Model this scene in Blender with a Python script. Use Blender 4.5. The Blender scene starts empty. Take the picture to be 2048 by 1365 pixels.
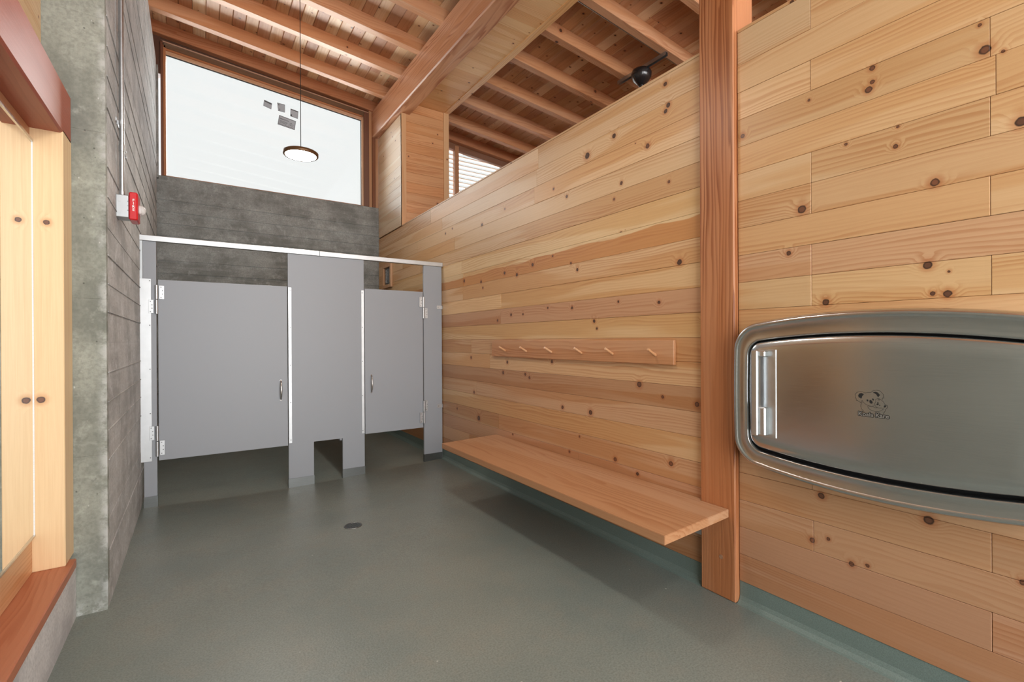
import bpy, bmesh, math, random
from mathutils import Vector, Matrix
random.seed(11)
S = bpy.context.scene
COL = S.collection
V = Vector

# ------------------------------------------------------------------ camera
cam = bpy.data.cameras.new('camera')
camo = bpy.data.objects.new('camera', cam)
COL.objects.link(camo)
cam.sensor_width = 36.0
cam.lens = 943.22 / 2048 * 36.0
cam.clip_start = 0.02
YAW, PITCH, ROLL = .58383, -.00143, -.005084
fwd = V((math.sin(YAW) * math.cos(PITCH), math.cos(YAW) * math.cos(PITCH), math.sin(PITCH)))
r0 = fwd.cross(V((0, 0, 1))).normalized()
u0 = r0.cross(fwd)
rt = r0 * math.cos(ROLL) + u0 * math.sin(ROLL)
up = -r0 * math.sin(ROLL) + u0 * math.cos(ROLL)
m = Matrix((rt, up, -fwd)).transposed().to_4x4()
m.translation = V((0, 0, 1.29))
camo.matrix_world = m
S.camera = camo

# ------------------------------------------------------------------ world, light, exposure
WORLD_STRENGTH = .97
w = bpy.data.worlds.new('overcast_sky')
S.world = w
w.use_nodes = True
nt = w.node_tree
nt.nodes.clear()
wo = nt.nodes.new('ShaderNodeOutputWorld')
bg = nt.nodes.new('ShaderNodeBackground')
geo = nt.nodes.new('ShaderNodeTexCoord')
sep = nt.nodes.new('ShaderNodeSeparateXYZ')
mr = nt.nodes.new('ShaderNodeMapRange')
mr.inputs['From Min'].default_value = -.2
mr.inputs['From Max'].default_value = .9
mix = nt.nodes.new('ShaderNodeMix')
mix.data_type = 'RGBA'
mix.inputs[6].default_value = (1.0, .975, .95, 1)
mix.inputs[7].default_value = (.93, .97, 1.0, 1)
nt.links.new(geo.outputs['Generated'], sep.inputs[0])
nt.links.new(sep.outputs['Z'], mr.inputs['Value'])
nt.links.new(mr.outputs[0], mix.inputs[0])
nt.links.new(mix.outputs[2], bg.inputs['Color'])
bg.inputs['Strength'].default_value = WORLD_STRENGTH
nt.links.new(bg.outputs[0], wo.inputs[0])

def daylight(name, loc, rot, sx, sy, radiance, color=(1, 1, 1)):
    l = bpy.data.lights.new(name, 'AREA')
    l.shape = 'RECTANGLE'
    l.size, l.size_y = sx, sy
    l.energy = radiance * math.pi * sx * sy
    l.color = color
    o = bpy.data.objects.new(name, l)
    o.location, o.rotation_euler = loc, tuple(math.radians(a) for a in rot)
    COL.objects.link(o)
# daylight at the back window, bounce from the sunlit ground outside it, daylight at the open front
daylight('daylight_window', (.82, 7.7, 4.0), (-90, 0, 0), 3.4, 2.0, 3.6, (.95, .98, 1))
daylight('ground_bounce', (.9, 8.1, 3.05), (180, 0, 0), 3.2, 1.7, 14.0, (1, .98, .95))
daylight('daylight_louvres', (4.4, 7.5, 3.9), (-90, 0, 0), 2.4, 1.3, 3.0)
daylight('daylight_front', (.9, -3.4, 1.9), (90, 0, 0), 4.6, 4.2, 5.6)
daylight('added_roof_fill', (4.0, -2.2, 3.0), (104, 0, 0), 3.4, 1.8, 10.0)  # added lamp brightening the neighbouring roof; no window known there
daylight('louvre_bounce', (4.5, 8.0, 3.0), (180, 0, 0), 3.0, 1.4, 8.0, (1, .98, .95))

S.view_settings.view_transform = 'Standard'
S.view_settings.look = 'None'
S.view_settings.exposure = 0.06
S.view_settings.gamma = 1.0
S.view_settings.use_curve_mapping = False
S.cycles.max_bounces = 10
S.cycles.diffuse_bounces = 6
S.cycles.sample_clamp_indirect = 8

# ------------------------------------------------------------------ node helper
class NT:
    def __init__(s, name):
        s.m = bpy.data.materials.new(name)
        s.m.use_nodes = True
        s.t = s.m.node_tree
        s.t.nodes.clear()
        s.out = s.t.nodes.new('ShaderNodeOutputMaterial')
    def n(s, kind, **kw):
        x = s.t.nodes.new('ShaderNode' + kind)
        for k, v in kw.items():
            setattr(x, k, v)
        return x
    def put(s, sock, v):
        if v is None:
            return
        if hasattr(v, 'is_linked'):
            s.t.links.new(v, sock)
        else:
            if isinstance(v, (tuple, list)) and len(v) == 3 and sock.type == 'RGBA':
                v = (*v, 1)
            sock.default_value = v
    def math(s, op, a, b=None, c=None, clamp=False):
        x = s.n('Math', operation=op, use_clamp=clamp)
        s.put(x.inputs[0], a); s.put(x.inputs[1], b)
        if c is not None:
            s.put(x.inputs[2], c)
        return x.outputs[0]
    def vmath(s, op, a, b=None):
        x = s.n('VectorMath', operation=op)
        s.put(x.inputs[0], a); s.put(x.inputs[1], b)
        return x.outputs['Value'] if op in ('DISTANCE', 'LENGTH', 'DOT_PRODUCT') else x.outputs[0]
    def noise(s, vec, scale, detail=2, rough=.5, dims='3D'):
        x = s.n('TexNoise', noise_dimensions=dims)
        s.put(x.inputs['Vector'], vec)
        x.inputs['Scale'].default_value = scale
        x.inputs['Detail'].default_value = detail
        x.inputs['Roughness'].default_value = rough
        return x.outputs[0]
    def ramp(s, v, lo, hi, a=0.0, b=1.0, smooth=True):
        x = s.n('MapRange', interpolation_type='SMOOTHSTEP' if smooth else 'LINEAR')
        s.put(x.inputs['Value'], v)
        s.put(x.inputs['From Min'], lo); s.put(x.inputs['From Max'], hi)
        s.put(x.inputs['To Min'], a); s.put(x.inputs['To Max'], b)
        return x.outputs[0]
    def mix(s, f, a, b, mode='MIX'):
        x = s.n('Mix', data_type='RGBA', blend_type=mode)
        s.put(x.inputs[0], f); s.put(x.inputs[6], a); s.put(x.inputs[7], b)
        return x.outputs[2]
    def bump(s, h, strength=.2, dist=.001):
        x = s.n('Bump')
        x.inputs['Strength'].default_value = strength
        x.inputs['Distance'].default_value = dist
        s.put(x.inputs['Height'], h)
        return x.outputs[0]
    def bsdf(s, color, rough=.5, metal=0.0, normal=None, spec=.5, coat=0.0, **kw):
        x = s.n('BsdfPrincipled')
        s.put(x.inputs['Base Color'], color)
        s.put(x.inputs['Roughness'], rough)
        s.put(x.inputs['Metallic'], metal)
        s.put(x.inputs['Normal'], normal)
        x.inputs['Specular IOR Level'].default_value = spec
        x.inputs['Coat Weight'].default_value = coat
        for k, v in kw.items():
            s.put(x.inputs[k.replace('_', ' ')], v)
        s.t.links.new(x.outputs[0], s.out.inputs[0])
        return s.m

def lin(r, g, b):
    f = lambda c: (c / 255 / 12.92) if c / 255 <= .04045 else ((c / 255 + .055) / 1.055) ** 2.4
    return (f(r), f(g), f(b))

def wood(name, axis='X', period=.016, contrast=.5, knots=.45, kscale=3.2, kr=.05, heart=.5, listed=None,
         rough=.42, warp=.05, bumpy=.12, late=(.66, .40, .22), coat=.15, plane=(0, 1, 1), split=None):
    """boards: grain along the object's own axis, tone from the object's colour, each board its own cut"""
    t = NT(name)
    tc = t.n('TexCoord')
    oi = t.n('ObjectInfo')
    sp = t.n('SeparateXYZ'); t.put(sp.inputs[0], tc.outputs['Object'])
    x, y, z = sp.outputs
    a, b, c = {'X': (x, y, z), 'Y': (y, z, x), 'Z': (z, x, y)}[axis]
    rnd = oi.outputs['Random']
    ao = t.math('MULTIPLY_ADD', rnd, 43.0, a)
    bo = t.math('MULTIPLY_ADD', rnd, 17.3, b)
    co = t.math('MULTIPLY_ADD', rnd, 9.1, c)
    def vec(sa, sb, sc):
        q = t.n('CombineXYZ')
        t.put(q.inputs[0], t.math('MULTIPLY', ao, sa)); t.put(q.inputs[1], t.math('MULTIPLY', bo, sb)); t.put(q.inputs[2], t.math('MULTIPLY', co, sc))
        return q.outputs[0]
    low = t.noise(vec(.9, 5, 5), 1.0, 2)
    # knots: d is the distance from the nearest knot in knot radii
    ds = []
    if knots > 0:
        vo = t.n('TexVoronoi', feature='F1', voronoi_dimensions='2D')
        q2 = t.n('CombineXYZ')
        t.put(q2.inputs[0], ao); t.put(q2.inputs[1], t.math('MULTIPLY', t.math('MULTIPLY_ADD', co, .8, bo), 1.3))
        t.put(vo.inputs['Vector'], q2.outputs[0])
        vo.inputs['Scale'].default_value = kscale
        cr = t.n('SeparateColor'); t.put(cr.inputs[0], vo.outputs['Color'])
        keep = t.math('LESS_THAN', cr.outputs[0], knots)
        size = t.math('MULTIPLY_ADD', cr.outputs[1], kr * 1.0, kr * .35)
        d = t.math('DIVIDE', vo.outputs['Distance'], size)
        ds.append(t.math('ADD', d, t.math('MULTIPLY_ADD', keep, -50, 50)))
    if listed:
        g = t.n('NewGeometry')
        fl = t.vmath('MULTIPLY', g.outputs['Position'], plane)
        wob = t.n('TexNoise'); t.put(wob.inputs['Vector'], g.outputs['Position']); wob.inputs['Scale'].default_value = 70
        off = t.vmath('MULTIPLY', t.vmath('SUBTRACT', wob.outputs[1], (.5, .5, .5)), tuple(.006 * q for q in plane))
        fl = t.vmath('ADD', fl, off)
        for (ky, kz, r) in listed:
            ctr = (0, ky, kz) if plane[0] == 0 else (ky, 0, kz)
            ds.append(t.math('MULTIPLY', t.vmath('DISTANCE', fl, ctr), 1.0 / (.85 * r)))
    if not ds:
        ds.append(t.math('ADD', 99.0, 0.0))
    d = ds[0]
    for e in ds[1:]:
        d = t.math('MINIMUM', d, e)
    near = t.ramp(d, 0.6, 4.5, 1, 0)
    f = t.math('MULTIPLY_ADD', t.math('SUBTRACT', low, .5), warp * 2, t.math('MULTIPLY_ADD', co, .55, bo))
    f = t.math('MULTIPLY_ADD', near, .035, f)
    fib = t.noise(vec(5, 190, 190), 1.0, 2, .6)
    f = t.math('MULTIPLY_ADD', fib, .0022, f)
    f = t.math('MULTIPLY_ADD', t.noise(vec(.7, 26, 26), 1.0, 2), .03, f)
    ph = t.math('FRACT', t.math('DIVIDE', f, period))
    ring = t.math('MULTIPLY', t.ramp(ph, .25, .9), t.ramp(ph, .93, 1.0, 1, 0))
    vary = t.ramp(t.noise(vec(.45, 8, 8), 1.0, 2), .40, .68, .12, 1)
    amt = t.math('MULTIPLY', t.math('MULTIPLY', ring, vary), contrast)
    base = oi.outputs['Color']
    hs = t.ramp(t.noise(vec(.32, 5.2, 5.2), 1.0, 2), .485, .53)
    col = t.mix(t.math('MULTIPLY', hs, heart), base, t.mix(1.0, base, (.85, .68, .48), 'MULTIPLY'))
    if split:       # a heartwood boundary wandering along one course: z below a + b*y (+ wobble) is heartwood
        a0, b0, zlo, zhi = split
        sp2 = t.n('SeparateXYZ'); g2 = t.n('NewGeometry'); t.put(sp2.inputs[0], g2.outputs['Position'])
        zb = t.math('MULTIPLY_ADD', sp2.outputs[1], b0, a0)
        zb = t.math('MULTIPLY_ADD', t.math('SUBTRACT', t.noise(t.vmath('MULTIPLY', g2.outputs['Position'], (0, 2.6, 0)), 1.0, 2), .5), .06, zb)
        inside = t.math('MULTIPLY', t.math('GREATER_THAN', sp2.outputs[2], zlo), t.math('LESS_THAN', sp2.outputs[2], zhi))
        hw = t.math('MULTIPLY', inside, t.ramp(t.math('SUBTRACT', zb, sp2.outputs[2]), -.003, .004))
        col = t.mix(hw, col, t.mix(1.0, base, (.76, .50, .32), 'MULTIPLY'))
    col = t.mix(amt, col, t.mix(1.0, col, late, 'MULTIPLY'))
    col = t.mix(t.ramp(fib, .3, .75, 0, .16), col, t.mix(1.0, col, (.72, .58, .45), 'MULTIPLY'))
    halo = t.ramp(d, .9, 2.6, .55, 0)
    col = t.mix(halo, col, t.mix(1.0, col, (.72, .42, .28), 'MULTIPLY'))
    km = t.ramp(d, .8, 1.1, 1, 0)
    kc = t.mix(t.ramp(d, .45, .95), t.mix(rnd, (.20, .075, .035), (.07, .035, .022)), (.022, .011, .008))
    col = t.mix(km, col, kc)
    h = t.math('SUBTRACT', t.math('MULTIPLY', fib, .4), t.math('MULTIPLY', ring, .6))
    return t.bsdf(col, rough, 0, t.bump(h, bumpy, .0015), .4, coat, Coat_Roughness=.35)

def concrete(name, base, dark, light, axis='X', spots=.5, edge=None, rough=.8):
    t = NT(name)
    g = t.n('NewGeometry')
    p = g.outputs['Position']
    sc = {'X': (1.6, 1.6, 15), 'Y': (1.6, 1.6, 15), 'Z': (9, 9, 1.4)}[axis]
    streak = t.noise(t.vmath('MULTIPLY', p, sc), 1.0, 4, .6)
    blot = t.noise(p, 2.6, 5, .62)
    fine = t.noise(p, 75, 3, .6)
    col = t.mix(t.ramp(blot, .36, .64), dark, base)
    col = t.mix(t.ramp(streak, .42, .75, 0, .38), col, light)
    col = t.mix(t.ramp(fine, .35, .7, .0, .45), col, tuple(c * .8 for c in dark))
    col = t.mix(t.ramp(t.noise(p, 11, 5, .7), .52, .72, 0, .55), col, light)
    vo = t.n('TexVoronoi', feature='F1'); t.put(vo.inputs['Vector'], p); vo.inputs['Scale'].default_value = 26
    cr = t.n('SeparateColor'); t.put(cr.inputs[0], vo.outputs['Color'])
    hole = t.math('MULTIPLY', t.ramp(vo.outputs['Distance'], .05, .14, 1, 0), t.math('LESS_THAN', cr.outputs[0], spots * .35))
    col = t.mix(t.math('MULTIPLY', hole, .6), col, (.035, .036, .034))
    v2 = t.n('TexVoronoi', feature='F1'); t.put(v2.inputs['Vector'], t.vmath('MULTIPLY', p, (1, 1, .55))); v2.inputs['Scale'].default_value = 42
    c2 = t.n('SeparateColor'); t.put(c2.inputs[0], v2.outputs['Color'])
    chip = t.math('MULTIPLY', t.ramp(v2.outputs['Distance'], .06, .15, 1, 0), t.math('LESS_THAN', c2.outputs[0], spots * .34))
    col = t.mix(t.math('MULTIPLY', chip, .7), col, (.62, .64, .62))
    if edge:        # chalky efflorescence along one arris of the pier
        sp = t.n('SeparateXYZ'); t.put(sp.inputs[0], p)
        dx = t.math('ABSOLUTE', t.math('SUBTRACT', sp.outputs[0], edge))
        e = t.math('MULTIPLY', t.ramp(dx, .0, .045, 1, 0), t.ramp(t.noise(p, 9, 5, .7), .42, .62))
        foot = t.math('MULTIPLY', t.ramp(sp.outputs[2], .0, .09, 1, 0), t.ramp(t.noise(p, 14, 4, .7), .4, .55))
        col = t.mix(t.math('MULTIPLY', t.math('MAXIMUM', e, foot), .65), col, (.58, .60, .59))
    h = t.math('ADD', t.math('MULTIPLY', streak, .7), t.math('MULTIPLY', fine, .35))
    h = t.math('SUBTRACT', h, hole)
    return t.bsdf(col, rough, 0, t.bump(h, .45, .004), .35)

def plain(name, color, rough=.5, metal=0.0, bump=0.0, scale=200, spec=.5, coat=0, vary=.06):
    t = NT(name)
    g = t.n('NewGeometry')
    nz = t.noise(g.outputs['Position'], scale, 3)
    col = t.mix(t.ramp(nz, .3, .7, 0, 1), tuple(c * (1 - vary) for c in color), tuple(min(1, c * (1 + vary)) for c in color))
    return t.bsdf(col, rough, metal, t.bump(nz, bump, .001) if bump else None, spec, coat)

def brushed(name, color, rough, stretch=(1, 2, 120), smudge=.12):
    t = NT(name)
    g = t.n('NewGeometry')
    p = g.outputs['Position']
    br = t.noise(t.vmath('MULTIPLY', p, stretch), 6.0, 2, .5)
    sm = t.noise(p, 4.5, 4, .65)
    col = t.mix(t.ramp(br, .3, .7), tuple(c * .93 for c in color), color)
    rg = t.math('MULTIPLY_ADD', sm, smudge, rough - smudge * .5)
    rg = t.math('MULTIPLY_ADD', br, .05, rg)
    return t.bsdf(col, rg, 1.0, None)

M = {}
KL = [(1.725, 2.608, .0167), (1.743, 2.581, .0144), (2.142, 2.587, .0189), (2.39, 2.543, .026), (1.872, 2.429, .0175), (2.081, 2.27, .0133), (1.723, 2.177, .0107), (2.607, 2.322, .0137), (2.757, 2.416, .0111), (2.144, 2.185, .0108), (1.745, 2.736, .0144), (1.655, 1.715, .0187), (3.03, 1.889, .0169), (3.442, 1.874, .0166), (4.192, 1.886, .0191), (3.252, 1.836, .0177), (2.497, 1.781, .0134), (3.853, 1.841, .016), (3.818, 1.782, .0119), (2.332, 1.416, .0142), (2.306, 1.366, .0099), (2.555, 1.518, .0121), (2.111, 1.531, .0094), (1.795, 1.505, .0122), (2.566, 1.837, .0106), (3.83, 2.372, .0179), (4.615, 2.44, .0137), (4.45, 2.461, .0111), (3.433, 2.427, .011), (3.342, 1.507, .0144), (3.165, 1.503, .0104), (2.834, 1.536, .0097), (3.562, 1.467, .0132), (4.055, 1.124, .0166), (3.405, 1.102, .0164), (2.787, 1.128, .0143), (3.471, 1.008, .0167), (3.137, 1.014, .0138), (3.078, .991, .0136), (1.772, .962, .0109), (1.944, 1.021, .0204), (2.667, .8, .0155), (2.371, .799, .0201), (3.909, .553, .0282), (2.145, .528, .0162), (1.718, .593, .0167), (1.962, .478, .0128), (2.484, .617, .0089), (4.36, .59, .0131), (4.0, .791, .0164), (2.591, .49, .0106), (1.55, .945, .0158)]
KR = [(.762, 2.35, .0117), (.762, 2.296, .01), (.774, 2.27, .0151), (.444, 2.257, .0185), (.456, 2.347, .0072), (.401, 2.23, .007), (1.291, 2.276, .0124), (.992, 2.322, .0074), (.574, 1.849, .0168), (.688, 2.018, .0097), (.853, 2.083, .0069), (.681, 2.089, .006), (.36, 1.984, .0191), (1.022, 1.857, .0205), (1.078, 1.674, .0124), (.595, 1.555, .0169), (.537, 1.525, .006), (.582, 1.451, .0092), (.541, 1.447, .015), (.93, 1.444, .0161), (.949, .622, .0154), (.595, .63, .0185), (.986, .42, .0128), (.923, .447, .0089), (.839, .375, .0121), (.784, .39, .0084), (.36, .503, .0109)]
M['wall_left_part'] = wood('pine_boards_by_the_bench', 'Y', listed=KL, knots=.10, kscale=2.6, kr=.02, warp=.075, period=.02, heart=.7, split=(1.970, -.012, 1.8312, 1.9625))
M['wall_right_part'] = wood('pine_boards_by_the_station', 'Y', listed=KR, knots=0, warp=.07, period=.018, heart=.45)
M['pineX'] = wood('pine_along_x', 'X', knots=.4, kscale=4.2, kr=.045)
M['pineY'] = wood('pine_along_y', 'Y', knots=.4, kscale=4.2, kr=.035)
M['jamb'] = wood('pale_jamb_pine', 'Z', listed=[(-.554, 1.812, .013), (-.575, 1.044, .017)], plane=(1, 0, 1), knots=0, contrast=.22, warp=.03, period=.03, heart=.15)
M['pineZ'] = wood('pine_along_z', 'Z', knots=.12, kscale=3.0, kr=.035, contrast=.3, warp=.03)
M['deck'] = wood('roof_decking', 'Y', knots=.6, kscale=5.5, kr=.05, contrast=.4)
M['firX'] = wood('fir_rafter', 'X', knots=.06, kscale=2.4, kr=.05, contrast=.55, period=.022, warp=.09)
M['firY'] = wood('fir_beam', 'Y', knots=.03, kscale=2.0, kr=.05, contrast=.95, period=.03, warp=.10, late=(.55, .33, .20))
M['firZ'] = wood('fir_post', 'Z', knots=.10, kscale=2.2, kr=.06, contrast=.95, period=.0115, warp=.025, bumpy=.35, late=(.47, .30, .18), coat=.03)
M['bench'] = wood('oiled_bench_wood', 'Y', knots=0.02, kscale=2, kr=.03, contrast=.62, period=.022, warp=.08, late=(.70, .50, .36))
M['redwood'] = wood('red_stained_wood', 'Y', knots=.05, kscale=2, contrast=.5, period=.014, rough=.42, coat=.12)
M['concrete_left'] = concrete('board_formed_concrete_left', lin(196, 197, 196), lin(160, 161, 160), lin(220, 223, 225), 'Y', .5)
M['concrete_pier'] = concrete('pier_concrete', lin(152, 156, 146), lin(122, 126, 118), lin(178, 183, 173), 'Z', .7, edge=-.378)
M['concrete_back'] = concrete('board_formed_concrete_back', lin(158, 161, 158), lin(121, 123, 119), lin(182, 184, 182), 'X', .5)
M['curb'] = concrete('pale_curb_concrete', lin(212, 212, 212), lin(178, 178, 180), lin(228, 228, 228), 'Y', .3)
M['laminate'] = plain('grey_laminate_panel', lin(158, 163, 170), .42, bump=.05, scale=900, vary=.03)
M['edge'] = plain('pale_panel_edge', lin(190, 192, 190), .5)
M['alu'] = brushed('satin_aluminium', (.62, .635, .645), .42, (2, 2, 2), .1)
M['steelplate'] = brushed('stainless_shoe', (.22, .23, .225), .32, (2, 2, 60))
M['stainless'] = brushed('brushed_stainless', (.62, .64, .655), .19, (1, 2, 160), .10)
M['chrome'] = brushed('bright_cast_metal', (.72, .75, .77), .28, (4, 4, 4), .1)
M['nickel'] = brushed('satin_nickel_pull', (.62, .60, .57), .22, (4, 4, 4), .05)
M['galv'] = brushed('galvanised_steel', (.50, .52, .53), .38, (3, 3, 3), .2)
M['screw'] = plain('dark_screw_head', (.10, .10, .10), .35, .9)
M['black'] = plain('black_gasket', (.012, .012, .013), .5)
M['blackgloss'] = plain('black_enamel', (.018, .017, .018), .25, .0, coat=.4)
M['bronze'] = plain('dark_bronze', (.17, .085, .035), .35, .5)
M['cove'] = plain('teal_grey_resin_upstand', lin(110, 126, 121), .5, bump=.5, scale=260, vary=.14)
M['darkboard'] = wood('dark_stained_trim', 'Z', knots=0.03, contrast=.4)
M['framewood'] = wood('window_frame_wood', 'X', knots=0.0, contrast=.3)
M['red'] = plain('red_plastic', lin(205, 18, 30), .3, coat=.3, vary=.03)
M['white'] = plain('white_print', (.85, .85, .85), .5)
def paper_mat():
    t = NT('translucent_sticker')
    d = t.n('BsdfDiffuse'); t.put(d.inputs[0], (*lin(190, 190, 192), 1))
    r = t.n('BsdfTranslucent'); t.put(r.inputs[0], (.42, .42, .43, 1))
    mx = t.n('MixShader'); mx.inputs[0].default_value = .6
    t.put(mx.inputs[1], d.outputs[0]); t.put(mx.inputs[2], r.outputs[0])
    t.t.links.new(mx.outputs[0], t.out.inputs[0])
    return t.m
M['paper'] = paper_mat()
M['ink'] = plain('sticker_ink', lin(70, 70, 72), .7)
M['slat'] = wood('louvre_slat', 'X', knots=0, contrast=.25)

def floor_mat():
    t = NT('seamless_resin_floor')
    g = t.n('NewGeometry'); p = g.outputs['Position']
    big = t.noise(p, 1.3, 4, .6)
    mid = t.noise(p, 7, 4, .6)
    fine = t.noise(p, 130, 3, .65)
    col = t.mix(t.ramp(big, .35, .65), lin(124, 134, 129), lin(136, 143, 136))
    col = t.mix(t.ramp(mid, .45, .75, 0, .35), col, lin(146, 142, 130))
    col = t.mix(t.ramp(fine, .35, .7, 0, .55), col, lin(92, 97, 92))
    vf = t.n('TexVoronoi', feature='F1'); t.put(vf.inputs['Vector'], t.vmath('MULTIPLY', p, (1, 1.3, 1))); vf.inputs['Scale'].default_value = 9
    cf = t.n('SeparateColor'); t.put(cf.inputs[0], vf.outputs['Color'])
    fl = t.math('MULTIPLY', t.ramp(vf.outputs['Distance'], .03, .06, 1, 0), t.math('LESS_THAN', cf.outputs[0], .10))
    col = t.mix(t.math('MULTIPLY', fl, .8), col, (.62, .62, .58))
    rg = t.math('MULTIPLY_ADD', mid, .14, .28)
    return t.bsdf(col, rg, 0, t.bump(t.math('ADD', fine, t.math('MULTIPLY', mid, .5)), .4, .0022), .5)
M['floor'] = floor_mat()

def glass_mat(name, tint=(1, 1, 1), refl=.06):
    t = NT(name)
    tr = t.n('BsdfTransparent'); t.put(tr.inputs[0], tint)
    gl = t.n('BsdfGlossy'); gl.inputs['Roughness'].default_value = .01
    fr = t.n('Fresnel'); fr.inputs[0].default_value = 1.45
    mx = t.n('MixShader')
    t.put(mx.inputs[0], fr.outputs[0]); t.put(mx.inputs[1], tr.outputs[0]); t.put(mx.inputs[2], gl.outputs[0])
    t.t.links.new(mx.outputs[0], t.out.inputs[0])
    return t.m
M['glass'] = glass_mat('clear_window_glass', (.97, .985, .98))
def lens_mat():
    t = NT('clear_strobe_lens')
    tr = t.n('BsdfTransparent')
    d = t.n('BsdfPrincipled'); t.put(d.inputs['Base Color'], (.86, .86, .85, 1)); d.inputs['Roughness'].default_value = .15
    mx = t.n('MixShader'); mx.inputs[0].default_value = .55
    t.put(mx.inputs[1], tr.outputs[0]); t.put(mx.inputs[2], d.outputs[0])
    t.t.links.new(mx.outputs[0], t.out.inputs[0])
    return t.m
M['lens'] = lens_mat()

def mirror_mat():
    t = NT('silvered_mirror')
    return t.bsdf((.90, .92, .91), .008, 1.0)
M['mirror'] = mirror_mat()

def lamp_mat():
    t = NT('warm_lamp_diffuser')
    e = t.n('Emission'); t.put(e.inputs[0], (1, .94, .84, 1)); e.inputs[1].default_value = 70.0
    t.t.links.new(e.outputs[0], t.out.inputs[0])
    return t.m
M['lamp'] = lamp_mat()

# ------------------------------------------------------------------ object helpers
def tag(o, label=None, cat=None, group=None, kind=None):
    if label: o['label'] = label
    if cat: o['category'] = cat
    if group: o['group'] = group
    if kind: o['kind'] = kind
    return o

def empty(name, loc, label=None, cat=None, group=None, kind=None):
    o = bpy.data.objects.new(name, None)
    o.empty_display_size = .05
    o.location = loc
    o['_w'] = [float(c) for c in loc]
    COL.objects.link(o)
    return tag(o, label, cat, group, kind)

def wpos(o):
    p = V((0, 0, 0))
    while o is not None:
        p = p + o.location
        o = o.parent
    return p

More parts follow.
